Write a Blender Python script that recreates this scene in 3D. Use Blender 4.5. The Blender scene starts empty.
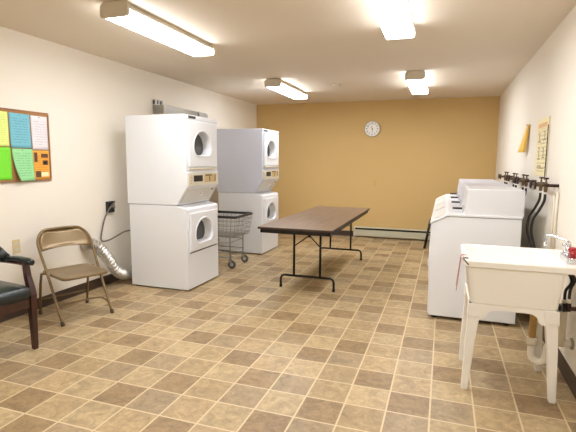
import bpy, bmesh, math, random
from mathutils import Vector, Matrix
random.seed(7)
SC = bpy.context.scene
COL = SC.collection
PI = math.pi
T = 0.2286                      # nine inch vinyl tile
RW, BY, FY, H = 4.256, 6.0, -3.9, 2.432   # right wall x, back wall y, front wall y, ceiling height

# ------------------------------------------------------------------ materials
def lin(c):
    return tuple(((v / 255) / 12.92 if v / 255 <= .04045 else ((v / 255 + .055) / 1.055) ** 2.4) for v in c) + (1,)

class NT:
    def __init__(self, name):
        self.m = bpy.data.materials.new(name); self.m.use_nodes = True
        self.t = self.m.node_tree; self.n = self.t.nodes; self.l = self.t.links
        self.b = self.n['Principled BSDF']
    def node(self, typ, **kw):
        n = self.n.new(typ)
        for k, v in kw.items(): setattr(n, k, v)
        return n
    def link(self, a, b): self.l.new(a, b)
    def math(self, op, a, b=None):
        n = self.node('ShaderNodeMath', operation=op)
        for i, v in enumerate((a, b)):
            if v is None: continue
            if isinstance(v, (int, float)): n.inputs[i].default_value = v
            else: self.link(v, n.inputs[i])
        return n.outputs[0]
    def mix(self, fac, a, b):
        n = self.node('ShaderNodeMix', data_type='RGBA')
        for k, v in ((0, fac), (6, a), (7, b)):
            if isinstance(v, (int, float, tuple)): n.inputs[k].default_value = v
            else: self.link(v, n.inputs[k])
        return n.outputs[2]

def mat(name, c, rough=.5, metal=0., var=.04, scale=6., bump=0., bscale=60., coat=0., spec=.5):
    """plain painted / plastic / metal surface with slight procedural variation"""
    k = NT(name)
    tc = k.node('ShaderNodeTexCoord')
    nz = k.node('ShaderNodeTexNoise'); nz.inputs['Scale'].default_value = scale; nz.inputs['Detail'].default_value = 3
    k.link(tc.outputs['Object'], nz.inputs['Vector'])
    a = lin(c); d = tuple(v * (1 - var) for v in a[:3]) + (1,); u = tuple(min(1, v * (1 + var)) for v in a[:3]) + (1,)
    k.link(k.mix(nz.outputs['Fac'], d, u), k.b.inputs['Base Color'])
    k.b.inputs['Roughness'].default_value = rough; k.b.inputs['Metallic'].default_value = metal
    k.b.inputs['Coat Weight'].default_value = coat
    k.b.inputs['Specular IOR Level'].default_value = spec
    if bump:
        nb = k.node('ShaderNodeTexNoise'); nb.inputs['Scale'].default_value = bscale; nb.inputs['Detail'].default_value = 4
        k.link(tc.outputs['Object'], nb.inputs['Vector'])
        bp = k.node('ShaderNodeBump'); bp.inputs['Strength'].default_value = bump; bp.inputs['Distance'].default_value = .01
        k.link(nb.outputs['Fac'], bp.inputs['Height']); k.link(bp.outputs['Normal'], k.b.inputs['Normal'])
    return k.m

def emit(name, c, s):
    k = NT(name)
    k.b.inputs['Base Color'].default_value = lin((245, 245, 240)); k.b.inputs['Roughness'].default_value = .4
    k.b.inputs['Emission Color'].default_value = lin(c); k.b.inputs['Emission Strength'].default_value = s
    return k.m

def floor_mat():
    k = NT('vinyl_tile')
    tc = k.node('ShaderNodeTexCoord'); sp = k.node('ShaderNodeSeparateXYZ'); k.link(tc.outputs['Object'], sp.inputs[0])
    u = k.math('SUBTRACT', k.math('DIVIDE', sp.outputs[0], T), 11.07)
    v = k.math('DIVIDE', sp.outputs[1], T)
    iu, iv = k.math('FLOOR', u), k.math('FLOOR', v)
    mu = k.math('FLOORED_MODULO', iu, 4.0) ; mv = k.math('FLOORED_MODULO', iv, 4.0)
    idx = k.math('DIVIDE', k.math('ADD', k.math('ADD', k.math('MULTIPLY', mv, 4.0), mu), .5), 16.0)
    L1, TN, LT, MG, DK = TILE
    tab = [L1, DK, TN, MG,   MG, TN, L1, DK,   L1, TN, DK, LT,   DK, MG, LT, L1]
    cr = k.node('ShaderNodeValToRGB'); cr.color_ramp.interpolation = 'CONSTANT'
    el = cr.color_ramp.elements
    for i, c in enumerate(tab):
        e = el[0] if i == 0 else (el[1] if i == 1 else el.new(i / 16))
        e.position = i / 16; e.color = lin(c)
    k.link(idx, cr.inputs[0])
    # per tile shift and stone mottling
    cb = k.node('ShaderNodeCombineXYZ'); k.link(iu, cb.inputs[0]); k.link(iv, cb.inputs[1])
    wn = k.node('ShaderNodeTexWhiteNoise', noise_dimensions='3D'); k.link(cb.outputs[0], wn.inputs['Vector'])
    off = k.node('ShaderNodeVectorMath', operation='MULTIPLY_ADD')
    k.link(wn.outputs['Color'], off.inputs[0]); off.inputs[1].default_value = (9, 9, 9); k.link(tc.outputs['Object'], off.inputs[2])
    n1 = k.node('ShaderNodeTexNoise'); n1.inputs['Scale'].default_value = 11; n1.inputs['Detail'].default_value = 7; n1.inputs['Roughness'].default_value = .65; n1.inputs['Distortion'].default_value = 1.2
    k.link(off.outputs[0], n1.inputs['Vector'])
    fac = k.node('ShaderNodeMapRange'); fac.inputs[1].default_value = .3; fac.inputs[2].default_value = .7; fac.inputs[3].default_value = .72; fac.inputs[4].default_value = 1.24
    k.link(n1.outputs['Fac'], fac.inputs[0])
    n2 = k.node('ShaderNodeTexNoise'); n2.inputs['Scale'].default_value = 46; n2.inputs['Detail'].default_value = 5; n2.inputs['Roughness'].default_value = .7; n2.inputs['Distortion'].default_value = .8
    k.link(off.outputs[0], n2.inputs['Vector'])
    f2 = k.node('ShaderNodeMapRange'); f2.inputs[1].default_value = .3; f2.inputs[2].default_value = .7; f2.inputs[3].default_value = .80; f2.inputs[4].default_value = 1.16
    k.link(n2.outputs['Fac'], f2.inputs[0])
    tone = k.math('MULTIPLY', k.math('MULTIPLY', fac.outputs[0], f2.outputs[0]), k.math('ADD', .94, k.math('MULTIPLY', wn.outputs['Value'], .12)))
    mul = k.node('ShaderNodeMix', data_type='RGBA', blend_type='MULTIPLY'); mul.inputs[0].default_value = 1
    k.link(cr.outputs[0], mul.inputs[6])
    cc = k.node('ShaderNodeCombineColor')
    for i in range(3): k.link(tone, cc.inputs[i])
    k.link(cc.outputs[0], mul.inputs[7])
    # grout lines
    du = k.math('ABSOLUTE', k.math('SUBTRACT', k.math('FRACT', u), .5)); dv = k.math('ABSOLUTE', k.math('SUBTRACT', k.math('FRACT', v), .5))
    g = k.math('GREATER_THAN', k.math('MAXIMUM', du, dv), .479)
    k.link(k.mix(g, mul.outputs[2], lin(GROUT)), k.b.inputs['Base Color'])
    k.b.inputs['Roughness'].default_value = .42; k.b.inputs['Specular IOR Level'].default_value = .35
    bp = k.node('ShaderNodeBump'); bp.inputs['Strength'].default_value = .15; bp.inputs['Distance'].default_value = .003
    k.link(k.math('SUBTRACT', n1.outputs['Fac'], g), bp.inputs['Height']); k.link(bp.outputs['Normal'], k.b.inputs['Normal'])
    return k.m

def wood(name, c1, c2, rough=.4, axis='Y', scale=3.0, coat=0.):
    k = NT(name)
    tc = k.node('ShaderNodeTexCoord'); mp = k.node('ShaderNodeMapping')
    s = {'X': (1, 14, 14), 'Y': (14, 1, 14), 'Z': (14, 14, 1)}[axis]; mp.inputs['Scale'].default_value = s
    k.link(tc.outputs['Object'], mp.inputs[0])
    n = k.node('ShaderNodeTexNoise'); n.inputs['Scale'].default_value = scale; n.inputs['Detail'].default_value = 6; n.inputs['Distortion'].default_value = .6
    k.link(mp.outputs[0], n.inputs['Vector'])
    mr = k.node('ShaderNodeMapRange'); mr.inputs[1].default_value = .3; mr.inputs[2].default_value = .7
    k.link(n.outputs['Fac'], mr.inputs[0])
    k.link(k.mix(mr.outputs[0], lin(c1), lin(c2)), k.b.inputs['Base Color'])
    k.b.inputs['Roughness'].default_value = rough; k.b.inputs['Coat Weight'].default_value = coat
    return k.m

def paper(name, c, ink=(60, 70, 80), pitch=.018, my=.025, w=.2, h=.28, dens=.42, amt=.45):
    """printed sheet; local y across, z up from bottom; lines of illegible print"""
    k = NT(name)
    tc = k.node('ShaderNodeTexCoord'); sp = k.node('ShaderNodeSeparateXYZ'); k.link(tc.outputs['Object'], sp.inputs[0])
    y, z = sp.outputs[1], sp.outputs[2]
    row = k.math('DIVIDE', z, pitch)
    on = k.math('LESS_THAN', k.math('FRACT', row), .4)
    cb = k.node('ShaderNodeCombineXYZ'); k.link(k.math('MULTIPLY', y, 70.), cb.inputs[0]); k.link(k.math('MULTIPLY', k.math('FLOOR', row), 7.3), cb.inputs[1])
    n = k.node('ShaderNodeTexNoise'); n.inputs['Scale'].default_value = 1.; n.inputs['Detail'].default_value = 0
    k.link(cb.outputs[0], n.inputs['Vector'])
    m = k.math('MULTIPLY', on, k.math('GREATER_THAN', n.outputs['Fac'], dens))
    for a, lo, hi in ((y, my, w - my), (z, .03, h - .03)):
        m = k.math('MULTIPLY', m, k.math('MULTIPLY', k.math('GREATER_THAN', a, lo), k.math('LESS_THAN', a, hi)))
    k.link(k.mix(k.math('MULTIPLY', m, amt), lin(c), lin(ink)), k.b.inputs['Base Color'])
    k.b.inputs['Roughness'].default_value = .8
    return k.m

TILE = ((180, 157, 119), (171, 147, 109), (175, 150, 112), (162, 140, 108), (149, 124, 90))
GROUT = (207, 187, 150)
M = {}
M['floor'] = floor_mat()
M['cream'] = mat('cream_wall_paint', (236, 229, 216), .75, var=.015, scale=2, bump=.05, bscale=120)
M['yellow'] = mat('ochre_wall_paint', (208, 177, 118), .75, var=.02, scale=2, bump=.05, bscale=120)
M['ceiling'] = mat('ceiling_paint', (224, 212, 194), .85, var=.02, scale=2, bump=.04, bscale=150)
M['base'] = mat('dark_vinyl_base', (62, 46, 32), .45)
M['white'] = mat('white_enamel', (228, 230, 233), .32, var=.015, scale=3)
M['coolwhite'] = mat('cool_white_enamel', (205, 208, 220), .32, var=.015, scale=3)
M['palegrey'] = mat('pale_grey_enamel', (222, 223, 226), .35, var=.015)
M['slant'] = mat('pale_satin_panel', (212, 210, 204), .35, var=.02)
M['ivory'] = mat('ivory_plastic', (208, 202, 184), .4)
M['strip'] = mat('warm_white_panel', (232, 226, 218), .35)
M['gold'] = mat('beige_keypad', (196, 172, 122), .45)
M['brown'] = mat('brown_print', (110, 84, 50), .5)
M['softbrown'] = mat('faded_print', (168, 150, 112), .7)
M['greyrubber'] = mat('grey_rubber', (74, 74, 72), .5)
M['black'] = mat('black_plastic', (22, 22, 24), .35)
M['darkglass'] = mat('dark_door_glass', (62, 62, 60), .12, var=.2, scale=4)
M['tub'] = mat('white_moulded_plastic', (240, 238, 230), .4, var=.01)
M['tubin'] = mat('white_moulded_plastic_basin', (243, 241, 234), .4, var=.01)
M['blackmetal'] = mat('black_painted_steel', (24, 21, 20), .4, metal=.3)
M['top'] = wood('walnut_laminate', (108, 87, 70), (132, 108, 88), .38, 'Y', 2.2)
M['topedge'] = mat('dark_edge_band', (52, 38, 28), .5)
M['tan'] = mat('tan_painted_steel', (120, 97, 60), .32, metal=.25, var=.06)
M['rubber'] = mat('brown_rubber', (70, 55, 40), .7)
M['darkwood'] = wood('mahogany', (38, 16, 12), (66, 28, 18), .3, 'Z', 2.5, coat=.3)
M['leather'] = mat('dark_green_leather', (26, 34, 34), .3, var=.15, bump=.12, bscale=180)
M['chrome'] = mat('chrome', (215, 215, 218), .15, metal=1, var=.02)
M['wire'] = mat('zinc_wire', (150, 148, 142), .35, metal=.7)
M['steelgrey'] = mat('grey_sheet_metal', (150, 146, 136), .4, metal=.35, var=.1)
M['steellight'] = mat('light_sheet_metal', (178, 176, 170), .4, metal=.3, var=.05)
M['steeldark'] = mat('dark_slot', (48, 46, 42), .6)
M['foil'] = mat('aluminium_foil_duct', (206, 204, 198), .34, metal=.9, var=.12, scale=25, bump=.3, bscale=50)
M['plate'] = mat('almond_plastic', (214, 194, 148), .4)
M['yplate'] = mat('ochre_plate', (205, 170, 104), .5)
M['cork'] = mat('cork', (168, 122, 76), .9, var=.25, scale=120)
M['boardwood'] = wood('board_frame_oak', (136, 96, 66), (170, 124, 86), .5, 'Y')
M['lens'] = emit('fluorescent_lens', (242, 245, 250), 1.0)
M['lens_side'] = emit('fluorescent_lens_side', (242, 245, 250), 15.0)
M['fixture'] = mat('fixture_enamel', (206, 198, 180), .4)
M['red'] = mat('red_plastic', (168, 34, 44), .35)
M['brass'] = mat('aged_brass', (112, 90, 64), .4, metal=.5, var=.15)
M['oldpipe'] = mat('dark_bronze_pipe', (62, 42, 32), .5, metal=.5, var=.2)
M['hose'] = mat('black_rubber_hose', (30, 27, 25), .45)
M['pvc'] = mat('white_pipe', (226, 218, 200), .4)
M['ochrepipe'] = mat('tan_pipe', (186, 150, 92), .45)
M['heater'] = mat('beige_enamel_heater', (194, 190, 166), .45)
M['cloth'] = mat('white_cloth', (222, 205, 198), .9, var=.06, scale=40)
M['clothred'] = mat('red_striped_cloth', (172, 104, 100), .9, var=.2, scale=60)
M['grey_cord'] = mat('grey_cord', (112, 106, 96), .5)
M['clockface'] = mat('clock_face', (248, 247, 242), .5)
M['clockrim'] = mat('clock_rim', (178, 168, 146), .4)
M['ink'] = mat('black_ink', (20, 20, 20), .6)
M['pin'] = mat('steel_pin', (150, 150, 150), .3, metal=.8)
M['lime'] = paper('lime_paper', (122, 224, 52), w=.26, h=.27, amt=0.08)
M['paleyellow'] = paper('pale_yellow_paper', (226, 240, 140), w=.24, h=.29, amt=.18)
M['blue'] = paper('blue_paper', (120, 188, 204), w=.2, h=.29, pitch=.022, amt=.3)
M['lilac'] = paper('lilac_white_paper', (228, 222, 226), w=.19, h=.295, pitch=.022, amt=.22)
M['mint'] = paper('mint_green_paper', (150, 216, 152), w=.2, h=.27, pitch=.021, amt=.28)
M['orange'] = paper('orange_paper', (240, 166, 62), ink=(120, 60, 20), w=.18, h=.25, pitch=.02, amt=.35)
M['photo'] = mat('printed_picture', (92, 60, 40), .6, var=.5, scale=60)
M['cream_print'] = mat('cream_print', (240, 226, 180), .6)
M['sign'] = paper('cream_sign', (238, 226, 184), ink=(90, 84, 66), pitch=.034, my=.03, w=.45, h=.42, dens=.5, amt=.45)
M['signhead'] = mat('tan_sign_header', (224, 180, 128), .7)
M['yellowpaper'] = mat('golden_yellow_paper', (236, 194, 84), .6, var=.05)

# ------------------------------------------------------------------ mesh builder
class MB:
    def __init__(self): self.bm = bmesh.new(); self.mi = 0
    def _f(self, vs, smooth=False):
        try:
            f = self.bm.faces.new(vs); f.material_index = self.mi; f.smooth = smooth; return f
        except ValueError: return None
    def box(self, x0, y0, z0, x1, y1, z1, bev=0.):
        b = bmesh.new(); bmesh.ops.create_cube(b, size=1)
        for v in b.verts: v.co = Vector(((x0 + x1) / 2 + v.co.x * (x1 - x0), (y0 + y1) / 2 + v.co.y * (y1 - y0), (z0 + z1) / 2 + v.co.z * (z1 - z0)))
        if bev: bmesh.ops.bevel(b, geom=b.edges[:], offset=bev, segments=2, affect='EDGES', profile=.6)
        return self.add(b)
    def add(self, b):
        m = {}
        for v in b.verts: m[v.index if False else v] = self.bm.verts.new(v.co)
        for f in b.faces: self._f([m[v] for v in f.verts], f.smooth)
        b.free(); return self
    def prism(self, poly, axis, a0, a1, bev=0.):
        """poly 2d in the two other axes (xz for y, xy for z, yz for x)"""
        b = bmesh.new()
        def P(p, a): return Vector((p[0], a, p[1])) if axis == 'y' else (Vector((p[0], p[1], a)) if axis == 'z' else Vector((a, p[0], p[1])))
        r0 = [b.verts.new(P(p, a0)) for p in poly]; r1 = [b.verts.new(P(p, a1)) for p in poly]
        n = len(poly)
        b.faces.new(r0[::-1]); b.faces.new(r1)
        for i in range(n): b.faces.new((r0[i], r0[(i + 1) % n], r1[(i + 1) % n], r1[i]))
        bmesh.ops.recalc_face_normals(b, faces=b.faces[:])
        if bev: bmesh.ops.bevel(b, geom=b.edges[:], offset=bev, segments=2, affect='EDGES', profile=.6)
        return self.add(b)
    def tube(self, pts, r, seg=10, smooth=0, cap=True):
        pts = [Vector(p) for p in pts]
        if smooth: pts = spline(pts, smooth)
        n = len(pts); rs = r if isinstance(r, (list, tuple)) else None
        t0 = (pts[1] - pts[0]).normalized()
        up = Vector((0, 0, 1)) if abs(t0.z) < .9 else Vector((1, 0, 0))
        nx = t0.cross(up).normalized(); rings = []
        for i in range(n):
            t = ((pts[min(i + 1, n - 1)] - pts[max(i - 1, 0)])).normalized()
            nx = (nx - t * nx.dot(t)).normalized(); ny = t.cross(nx)
            rr = (rs[0] + (rs[1] - rs[0]) * i / (n - 1)) if rs else r
            if callable(rr): rr = rr(i)
            rings.append([self.bm.verts.new(pts[i] + (nx * math.cos(a) + ny * math.sin(a)) * rr) for a in [2 * PI * k / seg for k in range(seg)]])
        for i in range(n - 1):
            for k in range(seg): self._f((rings[i][k], rings[i][(k + 1) % seg], rings[i + 1][(k + 1) % seg], rings[i + 1][k]), True)
        if cap: self._f(rings[0][::-1]); self._f(rings[-1])
        return self
    def rings(self, loops, cap0=True, cap1=True, smooth=False):
        R = [[self.bm.verts.new(Vector(p)) for p in lp] for lp in loops]; n = len(R[0])
        for i in range(len(R) - 1):
            for k in range(n): self._f((R[i][k], R[i][(k + 1) % n], R[i + 1][(k + 1) % n], R[i + 1][k]), smooth)
        if cap0: self._f(R[0][::-1])
        if cap1: self._f(R[-1])
        return self
    def lathe(self, prof, c, axis='z', seg=24, smooth=True):
        c = Vector(c); L = []
        for r, h in prof:
            lp = []
            for k in range(seg):
                a = 2 * PI * k / seg; u, v = r * math.cos(a), r * math.sin(a)
                lp.append(c + (Vector((u, v, h)) if axis == 'z' else Vector((h, u, v)) if axis == 'x' else Vector((v, h, u))))
            L.append(lp)
        return self.rings(L, True, True, smooth)
    def quad(self, a, b, c, d): 
        self._f([self.bm.verts.new(Vector(p)) for p in (a, b, c, d)]); return self
    def build(self, name, m, parent=None, loc=(0, 0, 0), recalc=True):
        if recalc: bmesh.ops.recalc_face_normals(self.bm, faces=self.bm.faces[:])
        me = bpy.data.meshes.new(name); self.bm.to_mesh(me); self.bm.free()
        for x in (m if isinstance(m, (list, tuple)) else [m]): me.materials.append(M[x] if isinstance(x, str) else x)
        o = bpy.data.objects.new(name, me); COL.objects.link(o); o.location = loc
        if parent: o.parent = parent
        return o

def spline(p, k):
    out = []
    for i in range(len(p) - 1):
        a, b, c, d = p[max(i - 1, 0)], p[i], p[i + 1], p[min(i + 2, len(p) - 1)]
        for j in range(k):
            t = j / k
            out.append(.5 * ((2 * b) + (c - a) * t + (2 * a - 5 * b + 4 * c - d) * t * t + (3 * b - a - 3 * c + d) * t ** 3))
    out.append(p[-1]); return out

def rrect(x0, y0, x1, y1, r, n=5):
    out = []
    for cx, cy, a0 in ((x1 - r, y1 - r, 0), (x0 + r, y1 - r, PI / 2), (x0 + r, y0 + r, PI), (x1 - r, y0 + r, 1.5 * PI)):
        for k in range(n): a = a0 + PI / 2 * k / (n - 1); out.append((cx + r * math.cos(a), cy + r * math.sin(a)))
    return out

def tag(o, label=None, cat=None, group=None, kind=None):
    if label: o['label'] = label
    if cat: o['category'] = cat
    if group: o['group'] = group
    if kind: o['kind'] = kind
    return o
def thing(name, loc, label, cat, group=None, rz=0.):
    o = bpy.data.objects.new(name, None); COL.objects.link(o); o.location = loc; o.rotation_euler = (0, 0, rz)
    o.empty_display_size = .05
    return tag(o, label, cat, group)
def copy_tree(o, parent=None):
    c = o.copy(); COL.objects.link(c)
    if parent: c.parent = parent
    for ch in [x for x in o.children]: copy_tree(ch, c)
    return c
def cut(o, cutters):
    """subtract the cutter meshes from o, then delete the cutters"""
    for c in cutters:
        c.parent = o.parent
        md = o.modifiers.new('b', 'BOOLEAN'); md.operation = 'DIFFERENCE'; md.solver = 'EXACT'; md.object = c
    bpy.context.view_layer.update()
    dg = bpy.context.evaluated_depsgraph_get()
    me = bpy.data.meshes.new_from_object(o.evaluated_get(dg)); nm = o.data.name
    o.modifiers.clear(); old = o.data; o.data = me; bpy.data.meshes.remove(old); me.name = nm
    for c in cutters:
        cm = c.data; bpy.data.objects.remove(c); bpy.data.meshes.remove(cm)
def struct(name, mb, m): return tag(mb.build(name, m), kind='structure')

# ------------------------------------------------------------------ the room
W = .12
struct('floor', MB().box(-W, FY - W, -.1, RW + W, BY + W, 0), 'floor')
struct('ceiling', MB().box(-W, FY - W, H, RW + W, BY + W, H + .1), 'ceiling')
struct('wall_left', MB().box(-W, FY - W, 0, 0, BY + W, H), 'cream')
struct('wall_right', MB().box(RW, FY - W, 0, RW + W, BY + W, H), 'cream')
struct('wall_back', MB().box(0, BY, 0, RW, BY + W, H), 'yellow')
struct('wall_front', MB().box(0, FY - W, 0, RW, FY, H), 'cream')
def basep(p, ax, a0, a1): return MB().prism(p, ax, a0, a1)
struct('baseboard_left', basep([(0, 0), (.016, 0), (.011, .012), (.008, .09), (.004, .1), (0, .1)], 'y', FY, BY), 'base')
struct('baseboard_right', basep([(RW, 0), (RW - .016, 0), (RW - .011, .012), (RW - .008, .09), (RW - .004, .1), (RW, .1)], 'y', FY, BY), 'base')
struct('baseboard_back', basep([(BY, 0), (BY - .016, 0), (BY - .011, .012), (BY - .008, .09), (BY - .004, .1), (BY, .1)], 'x', .02, 1.93), 'base')

# ------------------------------------------------------------------ ceiling lights
def make_light(loc, label):
    L, w = 1.23, .108
    t = thing('fluorescent_light', loc, label, 'ceiling light', 'fluorescent ceiling lights')
    MB().prism([(-.102, -.062), (.102, -.062), (.104, -.05), (.098, -.034), (.062, -.02), (.06, 0), (-.06, 0), (-.062, -.02), (-.098, -.034), (-.104, -.05)], 'y', .02, L - .02).build('housing', 'fixture', t)
    prof = [(-w, -.06), (-w - .003, -.07), (-w, -.09), (-w + .012, -.1), (w - .012, -.1), (w, -.09), (w + .003, -.07), (w, -.06), (w - .02, -.057), (-w + .02, -.057)]
    lo = MB().prism(prof, 'y', .02, L - .02).build('lens', ['lens', 'lens_side'], t)
    for f in lo.data.polygons:
        if abs(f.normal.x) > .8: f.material_index = 1
    for y in (0, L - .02):
        p = [(-w - .006, -.03), (-w - .007, -.09), (-w + .006, -.105), (w - .006, -.105), (w + .007, -.09), (w + .006, -.03), (w - .004, -.016), (.085, -.004), (-.085, -.004), (-w + .004, -.016)]
        MB().prism(p, 'y', y, y + .02).build('end_cap', 'fixture', t)
    return t
l0 = make_light((1.285, .49, H), 'fluorescent ceiling light nearest the bulletin board wall, at upper left')
def more_light(loc, label):
    c = copy_tree(l0); c.location = loc; c['label'] = label; return c
more_light((1.285, 3.5, H), 'small looking fluorescent ceiling light above the far stacked dryer')
more_light((3.08, .43, H), 'glaring fluorescent ceiling light cut by the top edge of the photo')
more_light((3.08, 3.5, H), 'fluorescent ceiling light above and left of the washers, near the yellow wall')
more_light((1.285, -2.5, H), 'unseen fluorescent fill light added behind the camera on the armchair side')  # out of view, added to brighten the near part of the room
more_light((3.08, -2.5, H), 'unseen fluorescent fill light added behind the camera on the sink side')  # second added fixture, also unseen, fills in light at the near end
t = thing('smoke_detector', (1.94, 4.15, H), 'small round off-white smoke detector on the ceiling', 'smoke detector')
MB().lathe([(.036, 0), (.036, -.012), (.028, -.03), (.01, -.034)], (0, 0, 0)).build('body', 'ivory', t)
t = thing('sprinkler_head', (2.03, 4.17, H), 'tiny sprinkler head on the ceiling right of the smoke detector', 'sprinkler')
MB().lathe([(.034, 0), (.032, -.01), (.012, -.014), (.01, -.026)], (0, 0, 0)).build('escutcheon', 'ivory', t)
MB().lathe([(.006, -.026), (.006, -.034), (.02, -.036), (.02, -.039)], (0, 0, 0)).build('deflector', 'ivory', t)

# ------------------------------------------------------------------ stacked dryers
def winloop(y0, y1, z0, z1, n=10):
    """door window: arched top, flat bottom with rounded corners (y,z)"""
    cy = (y0 + y1) / 2; w = (y1 - y0) / 2; rh = (z1 - z0) * .62; r = w * .45; out = []
    for k in range(2 * n + 1): a = PI * k / (2 * n); out.append((cy + w * math.cos(a), z1 - rh + rh * math.sin(a)))
    for k in range(n): a = PI + PI / 2 * (k / (n - 1)); out.append((y0 + r + r * math.cos(a), z0 + r + r * math.sin(a)))
    for k in range(n): a = 1.5 * PI + PI / 2 * (k / (n - 1)); out.append((y1 - r + r * math.cos(a), z0 + r + r * math.sin(a)))
    return out
def shrink(lp, s):
    cy = sum(p[0] for p in lp) / len(lp); cz = sum(p[1] for p in lp) / len(lp)
    return [(cy + (a - cy) * s, cz + (b - cz) * s) for a, b in lp]
def dryer_door(root, z0, z1, win, D):
    y0, y1 = .045, .625
    d = MB().box(D + .001, y0, z0, D + .022, y1, z1, .007).build('door', 'white', root)
    lp = winloop(*win)
    c = MB().prism(lp, 'x', D - .2, D + .2).build('c', 'white'); cut(d, [c])
    X = lambda l, x: [(x, a, b) for a, b in l]
    MB().rings([X(shrink(lp, 1.10), D + .022), X(shrink(lp, 1.075), D + .029), X(lp, D + .026), X(shrink(lp, .97), D), X(shrink(lp, .9), D - .075)], False, False, True).build('window_ring', 'white', d)
    MB().prism(shrink(lp, .91), 'x', D - .085, D - .07).build('window', 'darkglass', d)
    return d
def make_dryer():
    D = .72; Wd = .67
    root = thing('stacked_dryer', (.278, 1.826, 0), 'nearest white stacked pair of dryers, silver vent hose at its rear', 'dryer', 'stacked dryers along the left wall')
    w1, w2 = (.14, .50, .485, .745), (.13, .49, 1.41, 1.665)
    lo = MB().prism([(.018, .016), (D, .016), (D, .855), (D - .012, .872), (.59, .895), (.018, .895)], 'y', 0, Wd, .006).build('lower_cabinet', 'white', root)
    up = MB().prism([(0, .9), (.605, .9), (.73, 1.092), (.73, 1.235), (D, 1.24), (D, 1.775), (D + .006, 1.78), (D + .006, 1.815), (D - .01, 1.822), (0, 1.822)], 'y', 0, Wd, .005).build('upper_cabinet', 'white', root)
    cs = [MB().prism(shrink(winloop(*w), 1.02), 'x', D - .12, D + .3).build('c', 'white') for w in (w1, w2)]
    cut(lo, [cs[0]]); cut(up, [cs[1]])
    dryer_door(root, .415, .815, w1, D); dryer_door(root, 1.295, 1.765, w2, D)
    MB().box(D + .0, .06, 1.268, D + .03, .61, 1.286, .004).build('door_pull', 'ivory', root)
    MB().box(D + .0,   .05, .398, D + .008, .62, .404, .001).build('door_gap_strip', 'black', root)
    # control panel
    cp = MB().box(.729, .02, 1.098, .738, Wd - .02, 1.228, .003).build('control_panel', 'ivory', root)
    MB().box(.736, .12, 1.142, .7405, .30, 1.206, .001).build('display', 'black', cp)
    g = MB().box(.736, .345, 1.128, .740, .59, 1.216, .001)
    g.mi = 1; g.box(.739, .36, 1.196, .7415, .50, 1.211); g.box(.739, .565, 1.135, .7415, .585, 1.205); g.box(.739, .44, 1.14, .7415, .46, 1.19)
    g.build('keypad', ['gold', 'brown'], cp)
    for i in range(3): MB().box(.736, .055, 1.12 + .03 * i, .742, .085, 1.136 + .03 * i, .002).build('button', 'gold', cp)
    # slanted coin panel between the two dryers
    n = Vector((.192, 0, -.125)).normalized()
    a, b = Vector((.622, .03, .924)), Vector((.718, .03, 1.072))
    s = MB(); off = n * .006; q = [a, b, b + Vector((0, .61, 0)), a + Vector((0, .61, 0))]
    s.rings([[p for p in q], [p + off for p in q]]); sp = s.build('coin_panel', 'slant', root)
    c = a.lerp(b, .62) + Vector((0, .31, 0))
    MB().tube([c, c + n * .022], .013, 14).build('lock', 'chrome', sp)
    c = a.lerp(b, .86) + Vector((0, .52, 0))
    MB().tube([c, c + n * .016], .009, 12).build('key_hole', 'brass', sp)
    MB().box(D + .004, .055, 1.785, D + .0095, .19, 1.811, .001).build('nameplate', 'black', root)
    for x in (.05, .67):
        for y in (.06, .61): MB().lathe([(.02, 0), (.02, .004), (.012, .006), (.012, .02)], (x, y, 0), seg=12).build('foot', 'black', root)
    return root
d1 = make_dryer()
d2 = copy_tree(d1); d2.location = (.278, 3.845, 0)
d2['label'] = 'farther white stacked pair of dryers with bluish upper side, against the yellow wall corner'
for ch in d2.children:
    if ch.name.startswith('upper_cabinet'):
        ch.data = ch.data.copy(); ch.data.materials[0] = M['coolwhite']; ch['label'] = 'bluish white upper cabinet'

# foil vent hose from the wall to the near dryer
pts = spline([Vector(p) for p in [(.012, 1.475, .50), (.07, 1.475, .51), (.13, 1.52, .47), (.15, 1.63, .34), (.15, 1.755, .175), (.155, 1.87, .105), (.185, 1.97, .105), (.225, 2.02, .13), (.26, 2.03, .14), (.292, 2.03, .145)]], 18)
mb = MB(); n = len(pts)
mb.tube(pts, [.056, .056], 16)
i = 0
for v_i, v in enumerate(mb.bm.verts):
    ring = v_i // 16; c = pts[ring]; v.co = c + (v.co - c) * (1.12, 1.0, .80, 1.0)[ring % 4]
for f_ in mb.bm.faces: f_.smooth = False
o = tag(mb.build('vent_hose', 'foil'), 'silver foil vent hose curving from behind the folding chair to the dryer', 'hose')

# grey metal duct on the wall above the near dryer
t = thing('wall_duct', (0, 2.70, 1.93), 'grey sheet metal duct box on the left wall above the near dryer', 'duct')
MB().box(.002, 0, 0, .16, 1.06, .11, .004).build('duct_body', 'steelgrey', t)
g = MB().box(.16, .82, -.005, .185, 1.06, .095, .003); g.mi = 1
for k in range(3): g.box(.184, .84, .012 + .026 * k, .187, 1.04, .02 + .026 * k)
g.build('vent_grille', ['steellight', 'steelgrey'], t)
m = MB().box(.002, .0, .112, .045, .16, .18, .003); m.mi = 1; m.box(.01, -.0015, .125, .036, .001, .17); m.box(.044, .03, .125, .0465, .06, .17); m.box(.044, .09, .125, .0465, .13, .17)
m.build('mounting_bracket', ['steellight', 'steeldark'], t)

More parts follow.
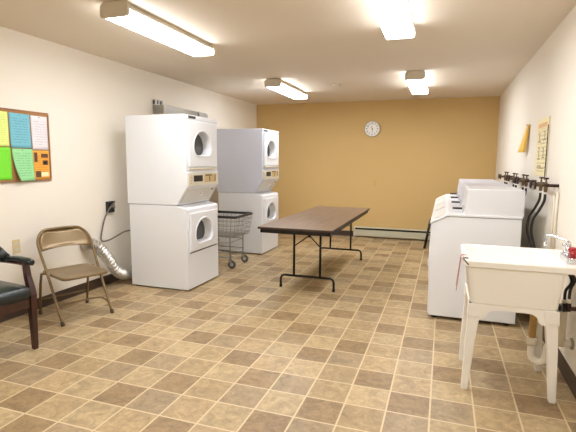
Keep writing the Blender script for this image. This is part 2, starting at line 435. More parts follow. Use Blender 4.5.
# receptacle and power cord
t = thing('dryer_outlet', (0, 1.86, .85), 'black dryer receptacle with a plug, on the left wall near the first dryer', 'outlet')
MB().box(.001, -.055, -.062, .03, .055, .062, .006).build('receptacle', 'black', t)
m = MB(); m.box(.03, -.028, -.022, .06, .028, .028, .008); m.build('socket_face', 'steeldark', t)
m = MB().tube([(.045, 1.90, .905), (.055, 1.86, .875), (.05, 1.80, .83), (.035, 1.75, .74), (.025, 1.715, .62), (.022, 1.695, .52), (.03, 1.72, .49), (.05, 1.80, .498), (.06, 1.9, .525), (.08, 2.03, .56), (.274, 2.1, .59)], .008, 8, 8)
m.tube([(.056, 1.85, .855), (.072, 1.86, .865)], .024, 10)
tag(m.build('power_cord', 'grey_cord'), 'grey power cord drooping from the black receptacle to the near dryer', 'cord')
t = thing('wall_plate', (0, .70, .612), 'almond electrical plate low on the left wall between the two chairs', 'outlet')
MB().box(.0005, -.036, -.06, .007, .036, .06, .003).build('plate', 'plate', t)
for z in (-.024, .024): MB().box(.006, -.016, z - .015, .0095, .016, z + .015, .002).build('socket', 'ivory', t)

# ------------------------------------------------------------------ bulletin board and papers
t = thing('bulletin_board', (0, .17, 1.166), 'cork bulletin board with wooden frame on the left wall', 'bulletin board')
BW_, BH_ = .93, .612
MB().box(.001, .01, .01, .014, BW_ - .01, BH_ - .01).build('cork_panel', 'cork', t)
f = MB(); f.box(.0, 0, 0, .02, BW_, .011, .003); f.box(0, 0, BH_ - .011, .02, BW_, BH_, .003); f.box(0, 0, .016, .02, .011, BH_ - .016, .003); f.box(0, BW_ - .011, .016, .02, BW_, BH_ - .016, .003)
f.build('frame', 'boardwood', t)
def sheet(name, y0, z0, w, h, m, label, curl=0., lift=0., pins=1, x=.0165, skew=0., extra=None):
    t = thing(name, (x, y0 - .008, z0 - .004), label, 'paper', 'papers on the bulletin board')
    NX, NZ = 8, 10; mb = MB(); mb.mi = 0; V = []
    for j in range(NZ + 1):
        row = []
        for i in range(NX + 1):
            u, v = i / NX, j / NZ
            xo = lift * (1 - v) ** 2 + curl * (1 - v) ** 2 * (1 - u) ** 2
            row.append(mb.bm.verts.new((xo, u * w + skew * (1 - v) ** 2 * (1 - u), v * h)))
        V.append(row)
    for j in range(NZ):
        for i in range(NX): mb._f((V[j][i], V[j][i + 1], V[j + 1][i + 1], V[j + 1][i]), True)
    mats = [m]
    if extra:
        mats += extra[0]
        for mi, a, b, c, d in extra[1]:
            mb.mi = mi; mb.quad((.0012, a, b), (.0012, c, b), (.0012, c, d), (.0012, a, d))
    o = mb.build('sheet', mats, t, recalc=False)
    md = o.modifiers.new('thick', 'SOLIDIFY'); md.thickness = .0006; md.offset = -1
    for k in range(pins):
        MB().lathe([(.0045, 0), (.005, .003), (.0025, .006)], (.001, w * (k + 1) / (pins + 1), h - .012), 'x', 10).build('pin', 'pin', t)
    return t
sheet('lime_notice', .455, 1.19, .245, .27, 'lime', 'bright lime green blank paper at lower left of the bulletin board', x=.018)
sheet('yellow_notice', .46, 1.468, .235, .285, 'paleyellow', 'pale yellow paper at upper left of the bulletin board')
sheet('blue_notice', .705, 1.46, .20, .29, 'blue', 'blue printed paper at the top of the bulletin board', lift=.006)
sheet('lilac_notice', .915, 1.45, .172, .296, 'lilac', 'pale lilac white printed paper at upper right of the bulletin board', curl=.008)
sheet('orange_flyer', .918, 1.19, .17, .252, 'orange', 'orange flyer with dark pictures at lower right of the bulletin board',
      extra=(['photo', 'cream_print'], [(1, .012, .15, .045, .235), (1, .085, .19, .158, .225), (1, .1, .125, .155, .165), (1, .02, .015, .075, .07), (2, .08, .02, .16, .06), (2, .115, .135, .14, .155)]))
sheet('mint_notice', .712, 1.178, .203, .275, 'mint', 'mint green printed paper curling away from the bottom of the bulletin board', curl=.03, lift=.012, x=.02, skew=.04)

# ------------------------------------------------------------------ clock, plate and heater on the back wall
t = thing('wall_clock', (2.222, BY, 1.941), 'round white wall clock with black numerals on the yellow wall', 'clock')
MB().lathe([(.135, 0), (.14, -.012), (.139, -.034), (.133, -.038), (.128, -.03)], (0, 0, 0), 'y', 40).build('rim', 'clockrim', t)
MB().lathe([(.129, -.0295), (.129, -.0315)], (0, 0, 0), 'y', 40).build('dial', 'clockface', t)
nm = MB()
for h in range(60):
    a = 2 * PI * h / 60; r0, r1, ww = (.112, .122, .0025) if h % 5 == 0 else (.118, .122, .001)
    d = Vector((math.sin(a), 0, math.cos(a))); s = Vector((math.cos(a), 0, -math.sin(a))) * ww; y = Vector((0, -.0325, 0))
    nm.quad(d * r0 - s + y, d * r0 + s + y, d * r1 + s + y, d * r1 - s + y)
nm.build('tick_marks', 'ink', t, recalc=False)
for h in range(1, 13):
    cu = bpy.data.curves.new('n', 'FONT'); cu.body = str(h); cu.size = .036; cu.align_x = 'CENTER'; cu.align_y = 'CENTER'; cu.extrude = .0004; cu.offset = .0008
    to = bpy.data.objects.new('n', cu); COL.objects.link(to)
    dg = bpy.context.evaluated_depsgraph_get(); me = bpy.data.meshes.new_from_object(to.evaluated_get(dg))
    bpy.data.objects.remove(to); bpy.data.curves.remove(cu)
    me.materials.clear(); me.materials.append(M['ink']); me.name = 'numeral'
    no = bpy.data.objects.new('numeral', me); COL.objects.link(no); no.parent = t
    a = 2 * PI * h / 12; no.location = (.094 * math.sin(a), -.0325, .094 * math.cos(a)); no.rotation_euler = (PI / 2, 0, 0)
def hand(name, ang, ln, w, y):
    a = math.radians(ang); d = Vector((math.sin(a), 0, math.cos(a))); s = Vector((math.cos(a), 0, -math.sin(a))) * w
    q = [d * -.02 - s, d * -.02 + s, d * ln + s * .4, d * ln - s * .4]
    MB().rings([[p + Vector((0, y, 0)) for p in q], [p + Vector((0, y - .001, 0)) for p in q]]).build(name, 'ink', t)
hand('hour_hand', 345, .05, .005, -.0340); hand('minute_hand', 178, .075, .004, -.0356)
MB().lathe([(.008, -.033), (.008, -.039)], (0, 0, 0), 'y', 14).build('hub', 'ink', t)
t = thing('blank_plate', (2.295, BY + .002, .988), 'small ochre blank plate on the yellow wall below the clock', 'wall plate')
MB().box(-.035, -.006, -.057, .035, 0, .057, .003).build('plate', 'yplate', t)
for z in (-.042, .042): MB().lathe([(.003, -.006), (.003, -.0075)], (0, 0, z), 'y', 8).build('screw', 'pin', t)

t = thing('baseboard_heater', (1.94, BY, 0), 'long low beige baseboard heater along the foot of the yellow wall', 'heater')
Lh = 2.2
m = MB()
m.prism([(-.001, .02), (-.006, .02), (-.006, .19), (-.001, .19)], 'x', .02, Lh - .02); m.build('back_plate', 'steeldark', t)
m = MB(); m.prism([(-.062, .03), (-.068, .03), (-.068, .138), (-.062, .141)], 'x', .02, Lh - .02); m.build('front_panel', 'heater', t)
m = MB(); m.prism([(-.006, .192), (-.055, .178), (-.056, .172), (-.006, .186)], 'x', .02, Lh - .02); m.build('top_cover', 'heater', t)
m = MB(); m.tube([(.03, -.035, .085), (Lh - .03, -.035, .085)], .011, 8); m.build('heating_pipe', 'oldpipe', t)
MB().box(.06, -.058, .05, Lh - .06, -.012, .125).build('finned_element', 'steeldark', t)
for x in (0, Lh - .02): MB().prism([(-.001, 0), (-.07, 0), (-.07, .15), (-.056, .182), (-.001, .194)], 'x', x, x + .02).build('end_cap', 'heater', t)

# ------------------------------------------------------------------ wire laundry cart
def make_cart():
    t = thing('laundry_cart', (.68, 3.12, 0), 'silver wire laundry cart with black rim parked between the stacked dryers', 'cart')
    X0, X1, Y0, Y1, ZT, ZB = -.36, .37, -.27, .25, .665, .40
    rp = [(x, y, ZT) for x, y in rrect(X0, Y0, X1, Y1, .03, 5)]
    MB().tube(rp + [rp[0], rp[1]], .017, 8).build('rim', 'black', t)
    m = MB(); r = .0026
    def at(s, z):  # basket tapers downwards
        k = 1 - .10 * (ZT - z) / (ZT - ZB); return s * k
    for k in range(13):
        x = X0 + (X1 - X0) * k / 12
        m.tube([(x, Y0, ZT), (at(x, ZB), at(Y0, ZB), ZB), (at(x, ZB), at(Y1, ZB), ZB), (x, Y1, ZT)], r, 5)
    for k in range(1, 11):
        y = Y0 + (Y1 - Y0) * k / 11
        m.tube([(X0, y, ZT), (at(X0, ZB), at(y, ZB), ZB), (at(X1, ZB), at(y, ZB), ZB), (X1, y, ZT)], r, 5)
    for k in range(1, 5):
        z = ZT - (ZT - ZB) * k / 4.5
        lp = [(at(x, z), at(y, z), z) for x, y in rrect(X0, Y0, X1, Y1, .02, 3)]
        m.tube(lp + [lp[0]], r * 1.2, 5)
    m.build('wire_basket', 'wire', t)
    f = MB()
    cx, cy0, cy1 = .255, -.19, .2
    for y in (cy0, cy1):
        for x in (-cx, cx): f.tube([(x, y, .40), (x, y, .135)], .010, 8)
        f.tube([(-cx, y, .2), (cx, y, .2)], .008, 8)
        f.tube([(-cx, y, .14), (cx, y, .14)], .010, 8)
        f.tube([(-cx, y, .33), (cx, y, .33)], .007, 8)
    for x in (-cx, cx):
        f.tube([(x, cy0, .14), (x, cy1, .14)], .010, 8); f.tube([(x, cy0, .33), (x, cy1, .33)], .007, 8)
    f.build('frame', 'wire', t)
    for x in (-cx, cx):
        for y in (cy0, cy1):
            fk = MB(); fk.lathe([(.016, .118), (.016, .14)], (x, y, 0), seg=12)
            for s in (-1, 1): fk.prism([(x - .02, .118), (x + .02, .118), (x + .034, .05), (x + .018, .045)], 'y', y + s * .02 - .0015, y + s * .02 + .0015)
            ca = fk.build('caster', 'steelgrey', t)
            MB().lathe([(.03, -.014), (.048, -.013), (.052, -.006), (.052, .006), (.048, .013), (.03, .014)], (x + .025, y, .052), 'y', 24).build('wheel', 'greyrubber', ca)
            MB().lathe([(.024, -.0155), (.026, 0), (.024, .0155)], (x + .025, y, .052), 'y', 16).build('wheel_hub', 'steellight', ca)
    return t
make_cart()

# ------------------------------------------------------------------ folding table
t = thing('folding_table', (2.122, 3.03, 0), 'long brown laminate folding table with black steel legs in the room centre', 'table')
hx, hy, zt = .378, 1.13, .72
MB().prism(rrect(-hx, -hy, hx, hy, .012, 3), 'z', zt - .004, zt).build('tabletop', 'top', t)
MB().prism(rrect(-hx - .001, -hy - .001, hx + .001, hy + .001, .012, 3), 'z', zt - .022, zt - .004).build('edge_band', 'topedge', t)
f = MB()
for s in (-1, 1):
    f.box(s * (hx - .03) - .01, -hy + .03, zt - .062, s * (hx - .03) + .01, hy - .03, zt - .022)
    f.box(-hx + .03, s * (hy - .04) - .01, zt - .062, hx - .03, s * (hy - .04) + .01, zt - .022)
f.build('apron', 'blackmetal', t)
for y, dr in ((-.665, 1), (.98, -1)):
    lg = MB(); r = .0125; w = .295
    lg.tube([(-w, y, .004), (-w, y, .095), (-w + .012, y, .125), (-w + .04, y, .137), (w - .04, y, .137), (w - .012, y, .125), (w, y, .095), (w, y, .004)], r, 10)
    for x in (-.145, .145): lg.tube([(x, y, .137), (x, y, zt - .03)], r, 10)
    lg.tube([(-.2, y, zt - .035), (.2, y, zt - .035)], .012, 8)
    L = lg.build('leg_frame', 'blackmetal', t)
    b = MB(); c = (0, y + dr * .08, zt - .15)
    for x in (-.145, .145): b.tube([(x, y, .46), c], .007, 8)
    b.tube([c, (0, y + dr * .38, zt - .035)], .008, 8); b.box(-.014, c[1] - .018, c[2] - .02, .014, c[1] + .018, c[2] + .02, .004)
    b.build('brace', 'blackmetal', L)
    for x in (-w, w): MB().lathe([(.016, 0), (.0165, .022), (.013, .03)], (x, y, 0), seg=12).build('foot_cap', 'black', L)

# ------------------------------------------------------------------ tan folding chair
def make_folding_chair():
    # local: +x is the way the sitter faces, seat width along y
    t = thing('folding_chair', (.395, .91, 0), 'tan metal folding chair standing against the left wall', 'chair', None, math.radians(-21))
    w = .215; r = .0115
    sl = lambda z: .265 - (z * .60)          # long tube x for height z (front foot .255 -> backrest)
    def P(z, y): return Vector((sl(z), y, z))
    ztop = .748; lo = [(.255, -w, .008)]
    path = [P(.008, -w), P(.40, -w - .006), P(.58, -w - .014), P(.66, -w - .008), P(.72, -w + .03), P(ztop, -w + .10), P(ztop, w - .10), P(.72, w - .03), P(.66, w + .008), P(.58, w + .014), P(.40, w + .006), P(.008, w)]
    MB().tube(spline(path, 5), r, 10).build('main_frame', 'tan', t)
    # back panel, bowed
    b = MB(); loops = []
    N = 12
    outer, inner = [], []
    def halfw(z): return (w + .008) if z < .64 else (w + .008) - ((z - .64) / .10) ** 2 * .085
    zs = [.575 + (.738 - .575) * k / 6 for k in range(7)]
    V = []
    for z in zs:
        row = []
        for k in range(N + 1):
            y = -1 + 2 * k / N; hwv = halfw(z); bow = -.022 * (1 - y * y)
            zz = z + (.022 * (1 - y * y) if z == zs[0] else 0)
            row.append(b.bm.verts.new((sl(z) + bow + .004, y * hwv, zz)))
        V.append(row)
    for j in range(6):
        for k in range(N): b._f((V[j][k], V[j][k + 1], V[j + 1][k + 1], V[j + 1][k]), True)
    o = b.build('backrest', 'tan', t); md = o.modifiers.new('s', 'SOLIDIFY'); md.thickness = .004; md.offset = 0
    # seat with rolled edge
    s = MB(); pl = rrect(-.15, -.205, .29, .20, .055, 6)
    zf = lambda x: .40 - .004 * (x + .15) / .425
    def ring(k, dz): return [(.0225 + (x - .0225) * k, y * k, zf(x) + dz) for x, y in pl]
    s.rings([ring(.95, -.022), ring(.985, -.02), ring(1, -.012), ring(.995, -.002), ring(.97, .002), ring(.9, 0), ring(.5, -.006)], True, True, True)
    s.build('seat', 'tan', t)
    # rear legs: from the seat front pivot down to the floor behind
    xr = -.20
    l = MB()
    for y in (-w + .004, w - .004):
        l.tube([(xr, y, .008), (xr + .045, y, .28), (xr + .075, y, .375), (xr + .15, y, .388)], r * .95, 10)
    l.tube([(xr + .012, -w + .004, .13), (xr + .012, w - .004, .13)], .008, 8)
    l.build('rear_frame', 'tan', t)
    zc = .115
    MB().tube(spline([P(.075, -w), P(zc, -w + .012) + Vector((-.03, 0, 0)), P(.135, -w + .08) + Vector((-.06, 0, 0)), P(.135, w - .08) + Vector((-.06, 0, 0)), P(zc, w - .012) + Vector((-.03, 0, 0)), P(.075, w)], 5), .008, 8).build('front_stretcher', 'tan', t)
    for y in (-w, w):
        MB().tube([P(0, y) + Vector((.002, 0, .006)), P(.03, y)], .0155, 10).build('foot_cap', 'rubber', t)
    for y in (-w + .004, w - .004): MB().tube([(xr, y, .003), (xr + .003, y, .03)], .0145, 10).build('foot_cap', 'rubber', t)
    for y in (-w + .01, w - .01): MB().tube([(sl(.39) - .004, y - .014, .39), (sl(.39) - .004, y + .014, .39)], .01, 8).build('pivot', 'pin', t)
    return t
make_folding_chair()

# ------------------------------------------------------------------ wood and leather armchair
def make_armchair():
    # local: +x forward, y sideways
    t = thing('armchair', (.455, -.03, 0), 'dark wood armchair with black green leather seat and arms, cut by the left edge', 'chair', None, math.radians(-8))
    def leg(pts, ws, nm='leg'):
        m = MB(); L = []
        for (x, y, z), wd in zip(pts, ws): L.append([(x - wd, y - wd * .9, z), (x + wd, y - wd * .9, z), (x + wd, y + wd * .9, z), (x - wd, y + wd * .9, z)])
        m.rings(L); o = m.build(nm, 'darkwood', t); md = o.modifiers.new('b', 'BEVEL'); md.width = .004; md.segments = 2; return o
    for s in (-1, 1):
        leg([(.232, s * .27, 0), (.225, s * .272, .25), (.222, s * .275, .40), (.205, s * .278, .46), (.178, s * .28, .53), (.165, s * .282, .60), (.168, s * .282, .635)], [.018, .023, .026, .024, .021, .02, .021])
        leg([(-.24, s * .235, 0), (-.215, s * .24, .25), (-.21, s * .245, .42), (-.225, s * .25, .62)], [.017, .021, .023, .02])
    ap = MB()
    for s in (-1, 1): ap.box(-.2, s * .262 - .014, .31, .21, s * .262 + .014, .385, .004)
    ap.box(.205, -.25, .31, .235, .25, .385, .004); ap.box(-.225, -.24, .31, -.2, .24, .385, .004)
    ap.build('apron', 'darkwood', t)
    st = MB(); pl = rrect(-.215, -.27, .262, .27, .06, 6)
    ring = lambda k, z: [(.02 + (x - .02) * k, y * k, z) for x, y in pl]
    st.rings([ring(.97, .385), ring(1.0, .40), ring(1.01, .425), ring(.985, .452), ring(.9, .47), ring(.6, .482), ring(.2, .485)], True, True, True)
    st.build('seat', 'leather', t)
    # curved back wraps into the arms
    N = 20; bk = MB(); loops = []
    for k in range(N + 1):
        a = math.radians(-82 + 164 * k / N)      # 0 = straight back
        cx, cy = -.02 - .26 * math.cos(a), .285 * math.sin(a)
        e = (abs(a) / math.radians(82))
        ztop = .84 - .17 * e ** 2.2; zbot = .60 + .0 * e
        nx, ny = -math.cos(a), math.sin(a); th = .03
        lp = []
        for q in range(10):
            b = 2 * PI * q / 10; zz = (ztop + zbot) / 2 + (ztop - zbot) / 2 * math.sin(b); oo = th * math.cos(b)
            tilt = -.06 * (zz - .6) / .24 * (1 - e)
            lp.append((cx + nx * oo + tilt, cy + ny * oo, zz))
        loops.append(lp)
    bk.rings(loops, True, True, True); bk.build('backrest', 'leather', t)
    for s in (-1, 1):
        am = MB(); L = []
        for x, wd, z in ((-.07, .026, .628), (0, .03, .64), (.1, .033, .645), (.18, .034, .642), (.222, .03, .634), (.235, .018, .628)):
            L.append([(x, s * .283 + wd * math.cos(b), z + .019 * math.sin(b)) for b in [2 * PI * q / 10 for q in range(10)]])
        am.rings(L, True, True, True); am.build('arm_pad', 'leather', t)
        rl = MB(); rl.tube([(-.23, s * .245, .6), (-.12, s * .278, .607), (.16, s * .284, .612)], .012, 8, 4); rl.build('arm_rail', 'darkwood', t)
    return t
make_armchair()

# ------------------------------------------------------------------ washers
def make_washer(label):
    t = thing('washer', (3.372, 1.87, 0), label, 'washing machine', 'washers along the right wall')
    Wd, D = .645, .70
    MB().prism([(.012, .03), (.002, .06), (0, .83), (.008, .842), (.132, .904), (D, .904), (D, .03)], 'y', 0, Wd, .004).build('cabinet', 'white', t)
    MB().prism([(-.008, .834), (-.008, .846), (.003, .859), (.125, .922), (.14, .927), (D + .003, .927), (D + .003, .908), (.132, .908), (.006, .846)], 'y', -.007, Wd + .005, .003).build('top_panel', 'white', t)
    MB().prism([(.262, .92), (.266, .945), (.284, 1.128), (.297, 1.140), (D + .006, 1.140), (D + .011, 1.132), (D + .011, .92)], 'y', .004, Wd - .004, .006).build('console', 'palegrey', t)
    cs = MB().box(.172, .185, .952, .280, .225, .968, .003).build('coin_slide', 'black', t)
    MB().box(.250, .16, .9275, .270, .25, .985, .003).build('coin_slot_plate', 'chrome', cs)
    # control strip on the slope
    a, b = Vector((.02, .08, .8705)), Vector((.112, .08, .9185)); n = Vector((-.052, 0, .1)).normalized(); dy = Vector((0, .48, 0))
    q = [a, b, b + dy, a + dy]
    MB().rings([[p for p in q], [p + n * .006 for p in q]]).build('control_strip', 'strip', t)
    # round front door
    d = MB().lathe([(.20, 0), (.2, -.006), (.185, -.009), (.15, -.009), (.14, -.004)], (0.001, .3225, .47), 'x', 32).build('door', 'white', t)
    MB().lathe([(.138, -.003), (.12, -.006), (.06, -.008), (.005, -.009)], (0.001, .3225, .47), 'x', 32).build('window', 'darkglass', d)
    MB().box(-.014, .11, .44, -.006, .135, .5, .003).build('handle', 'palegrey', d)
    for x in (.06, .64):
        for y in (.06, .585): MB().lathe([(.024, 0), (.024, .012), (.012, .016), (.012, .034)], (x, y, 0), seg=12).build('foot', 'black', t)
    return t
wz = make_washer('nearest white washing machine, just behind the utility sink')
for k, lab in ((1, 'second white washing machine in the row, counting away from the sink'), (2, 'third white washing machine in the row, counting away from the sink'), (3, 'farthest white washing machine, at the yellow wall end of the row')):
    c = copy_tree(wz); c.location = (3.372, 1.87 + .66 * k, 0); c['label'] = lab
    for ch in c.children:
        if ch.name.startswith('console'):
            ch.data = ch.data.copy(); ch.data.materials[0] = M['coolwhite']

# dark metal stool beyond the washers
t = thing('metal_stool', (3.43, 5.4, 0), 'dark metal stool mostly hidden behind the far end of the washers', 'stool')
MB().prism(rrect(-.16, -.16, .16, .16, .04, 5), 'z', .43, .455).build('seat', 'black', t)
for sx in (-1, 1):
    for sy in (-1, 1): MB().tube([(sx * .215, sy * .19, .002), (sx * .145, sy * .13, .432)], .021, 10).build('leg', 'blackmetal', t)
m = MB()
for s in (-1, 1): m.tube([(-.18, s * .16, .22), (.18, s * .16, .22)], .009, 8); m.tube([(s * .18, -.16, .22), (s * .18, .16, .22)], .009, 8)
m.build('stretcher', 'blackmetal', t)

# ------------------------------------------------------------------ water supply on the right wall
def valve_set(y, label, dy=.09):
    t = thing('supply_valve', (RW, y, 1.18), label, 'water valve', 'washer supply valves')
    m = MB()
    m.tube([(-.065, -dy * 2.2, .015), (-.065, dy * 2.2, .015)], .013, 10)
    for s in (-1, 1):
        m.tube([(-.065, s * dy * 2.2, .015), (-.002, s * dy * 2.2, .015)], .012, 10)
    m.build('crosspipe', 'oldpipe', t)
    for s in (-1, 1):
        b = MB(); yy = s * dy
        b.lathe([(.012, -.05), (.0125, -.036), (.015, -.03), (.013, .0), (.013, .015), (.007, .022), (.006, .05)], (-.065, yy, 0.01), 'z', 12)
        b.tube([(-.065, yy, .01), (-.125, yy, .012)], .012, 10)
        bo = b.build('valve_body', 'brass', t)
        h = MB(); h.lathe([(.012, -.13), (.03, -.132), (.033, -.138), (.03, -.145), (.01, -.146)], (0, yy, .012), 'x', 10); h.build('handle', 'oldpipe', bo)
        MB().box(-.078, yy - .03, .058, -.052, yy + .03, .07, .003).build('lever', 'oldpipe', bo)
    return t
names = ['supply valve pair just below the cream sign on the right wall', 'supply valve pair behind the second washer, on the right wall', 'supply valve pair behind the third washer, on the right wall', 'farthest supply valve pair on the right wall, near the yellow wall']
hl = ['pair of black hoses hanging in the gap behind the nearest washer', 'pair of black hoses behind the second washer console', 'pair of black hoses behind the third washer console', 'pair of black hoses behind the farthest washer console']
vy = [1.80, 2.66, 3.30, 4.05]
for k in range(4):
    valve_set(vy[k], names[k])
    for s in (-1, 1):
        m = MB(); y = vy[k] + s * .09
        if k == 0:
            pts = [(4.191, y, 1.125), (4.187, y, 1.07), (4.165, y + .03, 1.0), (4.132, y + .06, .92), (4.127, y + .07, .82), (4.15, y + .06, .72), (4.178, y + .03, .60), (4.165, y + .1, .47), (4.125, 2.05 + s * .04, .37), (4.086, 2.12 + s * .05, .32)]
        else:
            pts = [(4.191, y, 1.125), (4.187, y, 1.07), (4.16, y, .98), (4.15, y, .8), (4.15, y, .5), (4.125, y, .36), (4.086, y, .32)]
        m.tube(pts, .010, 8, 6)
        lab = ('left' if s > 0 else 'right')
        g = m.build('water_hose', 'hose')
        tag(g, ['black hose behind the nearest washer, the %s one of its pair' % ('farther' if s > 0 else 'nearer'), 'black hose behind the second washer, the %s one of its pair' % ('farther' if s > 0 else 'nearer'), 'black hose behind the third washer, the %s one of its pair' % ('farther' if s > 0 else 'nearer'), 'black hose behind the farthest washer, the %s one of its pair' % ('farther' if s > 0 else 'nearer')][k], 'hose', 'washer water hoses')
m = MB()
for y in (1.66, 1.57): m.tube([(RW - .012, y, .65), (RW - .012, y, 1.14)], .009, 8)
m.tube([(RW - .012, 1.57, 1.14), (RW - .012, 1.66, 1.14)], .009, 8)
tag(m.build('wall_pipe', 'pvc'), 'slim white pipes running down the right wall above the sink faucet', 'pipe')

# ------------------------------------------------------------------ signs on the right wall
t = thing('wall_sign', (RW - .003, 2.06, 1.25), 'tall cream instruction sign with a tan header on the right wall', 'sign')
MB().box(-.004, 0, 0, .002, .5, .40, .001).build('panel', 'sign', t)
m = MB().box(-.007, .005, .402, .002, .5, .49, .001); m.mi = 1; m.box(-.0082, .06, .415, -.0065, .42, .452)
m.build('header', ['cream_print', 'signhead'], t)
for (a, b, c, d) in ((.08, .30, .2, .38), (.30, .29, .42, .37), (.10, .15, .22, .24), (.30, .14, .40, .25), (.1, .06, .38, .09)):
    q = (a + c) / 2
    MB().prism([(a, b), (c, b), (c, b + .012), (q + .012, b + .012), (q + .012, d - .01), (c, d - .01), (c, d), (q - .012, d), (q - .012, b + .012), (a, b + .012)], 'x', -.0052, -.0035).build('symbol', 'softbrown', t)
MB().tube([(-.012, -.012, .42), (-.012, -.014, .2), (-.012, -.008, -.03)], .004, 6, 4).build('edge_cord', 'black', t)
# golden yellow pad of paper, hung by its top and flaring out
t = thing('yellow_pad', (RW, 3.02, 1.745), 'golden yellow paper pad hanging curled from a nail on the right wall', 'paper')
for q in range(2):
    m = MB(); V = []
    for j in range(9):
        v = j / 8; row = []
        for i in range(5):
            u = i / 4; wd = .09 + .09 * v ** 1.2
            row.append(m.bm.verts.new((-.012 - .008 * q - .02 * v - .035 * u * v ** 1.3, -.045 + .05 * v + u * wd, -.275 * v)))
        V.append(row)
    for j in range(8):
        for i in range(4): m._f((V[j][i], V[j][i + 1], V[j + 1][i + 1], V[j + 1][i]), True)
    o = m.build('sheet', 'yellowpaper', t, recalc=False); md = o.modifiers.new('s', 'SOLIDIFY'); md.thickness = .006
MB().tube([(0.0, 0, -.006), (-.03, 0, -.004)], .005, 8).build('nail', 'steeldark', t)

# ------------------------------------------------------------------ utility sink
def make_sink():
    X0, X1, Y0, Y1 = 3.597, 4.205, .56, 1.135
    t = thing('utility_sink', ((X0 + X1) / 2, (Y0 + Y1) / 2, 0), 'freestanding white plastic utility sink on four tapered legs at the right wall', 'sink')
    cx, cy = (X0 + X1) / 2, (Y0 + Y1) / 2
    def rr(dx0, dy, dx1, r, z): return [(x - cx, y - cy, z) for x, y in rrect(X0 + dx0, Y0 + dy, X1 - dx1, Y1 - dy, r, 6)]
    m = MB()
    m.rings([rr(.055, .055, .115, .03, .535), rr(.047, .045, .105, .03, .55), rr(.018, .02, .08, .04, .762), rr(.006, .006, .006, .04, .766), rr(0, 0, 0, .04, .772), rr(0, 0, 0, .04, .799), rr(.004, .004, .004, .038, .804), rr(.026, .026, .085, .04, .804), rr(.03, .03, .09, .04, .799)], True, False)
    m.mi = 1
    m.rings([rr(.03, .03, .09, .04, .799), rr(.065, .065, .13, .05, .585), rr(.085, .085, .15, .05, .568), rr(.2, .2, .25, .05, .562)], False, True, True)
    bmesh.ops.remove_doubles(m.bm, verts=m.bm.verts[:], dist=.0005)
    m.build('tub', ['tub', 'tubin'], t)
    # skirt with arched openings
    sk = MB()
    def arch(a0, a1, z0=.455, z1=.545, za=.515, lw=.095):
        pts = [(a0, z1), (a0, z0), (a0 + lw * .85, z0)]
        for k in range(5): a = PI - PI / 2 * k / 4; pts.append((a0 + lw + .055 + .055 * math.cos(a), za - .045 + .045 * math.sin(a)))
        for k in range(5): a = PI / 2 - PI / 2 * k / 4; pts.append((a1 - lw - .055 + .055 * math.cos(a), za - .045 + .045 * math.sin(a)))
        return pts + [(a1 - lw * .85, z0), (a1, z0), (a1, z1)]
    xa, xb = X0 + .044 - cx, X1 - .102 - cx; ya, yb = Y0 + .05 - cy, Y1 - .05 - cy
    for y in (ya, yb - .014): sk.prism(arch(xa, xb), 'y', y, y + .014)
    for x in (xa, xb - .014): sk.prism(arch(ya, yb), 'x', x, x + .014)
    sk.build('skirt', 'tub', t)
    for sx in (0, 1):
        for sy in (0, 1):
            L = []
            for z, wd, off in ((0, .034, .012), (.012, .038, .010), (.30, .052, .003), (.45, .062, .002), (.47, .074, -.003), (.545, .082, -.004)):
                k = 1 - z / .545
                x = (xa + off - .030 * k) if sx == 0 else (xb - off - wd + .034 * k); y = (ya + off) if sy == 0 else (yb - off - wd)
                L.append([(x, y, z), (x + wd, y, z), (x + wd, y + wd, z), (x, y + wd, z)])
            lg = MB(); lg.rings(L); o = lg.build('leg', 'tub', t); md = o.modifiers.new('b', 'BEVEL'); md.width = .006; md.segments = 2
    # drain fitting
    MB().lathe([(.03, .5625), (.034, .5635), (.03, .5645), (.012, .563)], (.03, 0, 0), seg=20).build('drain', 'chrome', t)
    # faucet on the wall side deck
    fx, fy = 4.162 - cx, .755 - cy
    fa = MB(); fa.prism(rrect(fx - .028, fy - .10, fx + .028, fy + .10, .022, 5), 'z', .804, .838, .006)
    fa.lathe([(.022, .838), (.02, .868), (.016, .885)], (fx, fy, 0), seg=16)
    F = fa.build('faucet', 'chrome', t)
    MB().tube([(fx, fy, .875), (fx, fy, .905), (fx - .02, fy + .025, .92), (fx - .08, fy + .10, .932), (fx - .097, fy + .118, .92), (fx - .10, fy + .122, .88)], .0075, 10, 5).build('spout', 'chrome', F)
    MB().lathe([(.010, .866), (.0105, .886)], (fx - .10, fy + .122, 0), seg=12).build('aerator', 'chrome', F)
    for s, mm in ((-1, 'red'), (1, 'chrome')):
        h = MB(); h.lathe([(.018, .838), (.016, .866), (.022, .873), (.024, .887), (.018, .895)], (fx, fy + s * .07, 0), seg=14)
        if s < 0: h.box(fx - .01, fy - .125, .862, fx + .01, fy - .07, .884, .004)
        h = h.build('handle', mm, F)
        if mm == 'red': h['label'] = 'red faucet handle'
    return t, cx, cy
sink, scx, scy = make_sink(); sink.location.x -= .008; sink.scale.z = 1

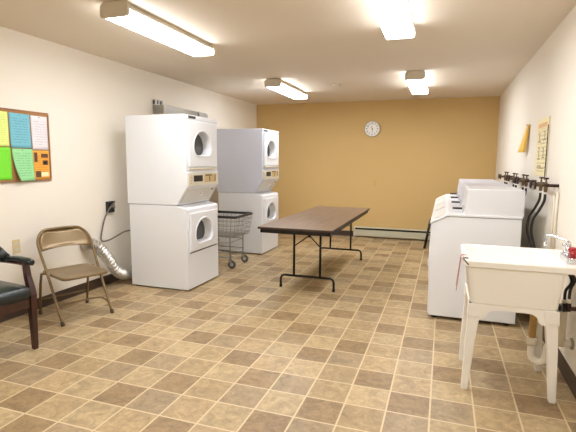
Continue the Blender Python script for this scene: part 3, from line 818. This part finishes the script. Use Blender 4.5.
# rag over the rim corner
m = MB()
def strip(pts, w, mi):
    m.mi = mi; L = []
    for p in pts: p = Vector(p); L.append([p + Vector((-.001, -w, 0)), p + Vector((.001, -w, 0)), p + Vector((.001, w, 0)), p + Vector((-.001, w, 0))])
    m.rings(L)
strip([(3.609, .655, .809), (3.590, .655, .812), (3.579, .655, .803), (3.575, .655, .78), (3.569, .657, .70), (3.563, .66, .63)], .024, 0)
strip([(3.576, .622, .81), (3.571, .622, .76), (3.565, .62, .68), (3.558, .618, .61)], .016, 1)
strip([(3.609, .70, .809), (3.590, .70, .812), (3.578, .70, .803), (3.571, .70, .74), (3.559, .702, .62)], .014, 1)
tag(m.build('rag', ['cloth', 'clothred']), 'thin white and red rag hanging over the left rim of the utility sink', 'cloth')
m = MB().tube([(3.614, .60, .810), (3.598, .585, .814), (3.588, .567, .812), (3.590, .555, .81), (3.604, .553, .795), (3.616, .553, .782)], .0035, 6, 4)
tag(m.build('black_strap', 'black'), 'short black strap hooked over the front left corner of the sink', 'strap')

# drain trap and supply stubs under the sink
t = thing('drain_trap', (4.03, .95, 0), 'tan and white drain trap pipes under the utility sink', 'pipe')
MB().tube([(-.1, -.10, .537), (-.1, -.10, .46), (-.05, -.02, .44), (0, .03, .43), (.012, .04, .40), (.012, .04, .20)], .021, 12).build('tailpiece', 'ochrepipe', t)
MB().tube([(.012, .04, .235), (.012, .04, .15), (.02, .03, .115), (.045, .01, .10), (.075, -.01, .115), (.085, -.015, .16), (.09, -.015, .21), (.11, -.015, .245), (.14, -.015, .255), (RW - 4.03 - .004, -.015, .255)], .023, 12, 3).build('trap_bend', 'pvc', t)
MB().tube([(.155, -.015, .235), (.155, -.015, .50)], .03, 16).build('vent_riser', 'pvc', t)
MB().lathe([(.034, -.013), (.036, -.005), (.036, 0)], (RW - 4.03, -.015, .255), 'x', 20).build('wall_flange', 'steelgrey', t)
MB().lathe([(.03, .20), (.032, .215), (.032, .24), (.028, .25)], (.012, .04, 0), seg=16).build('slip_nut', 'pvc', t)
for k, (y, z) in enumerate(((.845, .50), (.75, .53))):
    t = thing('stop_valve', (RW, y, z), ['dark stop valve under the sink, the one farther along the wall', 'dark stop valve under the sink, the one nearer the camera'][k], 'water valve', 'stop valves under the sink')
    m = MB(); m.tube([(-.001, 0, 0), (-.10, 0, 0)], .011, 10); m.lathe([(.024, -.002), (.024, -.008), (.014, -.012)], (0, 0, 0), 'x', 14); m.lathe([(.014, -.018), (.014, .03)], (-.085, 0, 0), 'z', 10)
    m.build('valve_body', 'oldpipe', t)
    m = MB(); m.lathe([(.01, -.10), (.024, -.104), (.026, -.112), (.02, -.116)], (0, 0, 0), 'x', 12); m.build('handle', 'black', t)
    m = MB().lathe([(.013, .03), (.013, .055)], (-.085, 0, 0), 'z', 8).build('hose_nut', 'pvc', t)
    m = MB().tube([(RW - .085, y, z + .05), (RW - .082, y, z + .11), (RW - .06 - .01 * k, y - .02, z + .17), (4.165, y - .02, .74), (4.13, y - .02, .775)], .0085, 8, 6)
    tag(m.build('faucet_hose', 'hose'), ['black hose from the farther stop valve up to the faucet', 'black hose from the nearer stop valve up to the faucet'][k], 'hose', 'faucet hoses')

# ------------------------------------------------------------------ camera, world, exposure
cam = bpy.data.cameras.new('camera'); co = bpy.data.objects.new('camera', cam); COL.objects.link(co)
yaw, pitch, roll = .331743769, .119834439, .00732009815
sy, cy_, sp, cp = math.sin(yaw), math.cos(yaw), math.sin(pitch), math.cos(pitch)
f = Vector((-sy * cp, cy_ * cp, -sp)); r0 = Vector((cy_, sy, 0)); u0 = r0.cross(f)
c, s = math.cos(roll), math.sin(roll)
r1, u1 = c * r0 + s * u0, -s * r0 + c * u0
Mx = Matrix.Identity(4)
for i in range(3): Mx[i][0], Mx[i][1], Mx[i][2] = r1[i], u1[i], -f[i]
Mx.translation = Vector((3.461, -2.1545, 1.3553))
co.matrix_world = Mx
cam.sensor_width = 36; cam.lens = 450.9 / 576 * 36; cam.clip_start = .02
SC.camera = co
w = bpy.data.worlds.new('world'); SC.world = w; w.use_nodes = True
w.node_tree.nodes['Background'].inputs[0].default_value = (.9, .85, .75, 1); w.node_tree.nodes['Background'].inputs[1].default_value = .3
M['lens'].node_tree.nodes['Principled BSDF'].inputs['Emission Strength'].default_value = 38.0
SC.view_settings.view_transform = 'Standard'; SC.view_settings.look = 'None'; SC.view_settings.gamma = 1; SC.view_settings.use_curve_mapping = False
SC.view_settings.exposure = 0.0
try:
    SC.cycles.max_bounces = 10; SC.cycles.diffuse_bounces = 6; SC.cycles.sample_clamp_indirect = 6
except Exception: pass
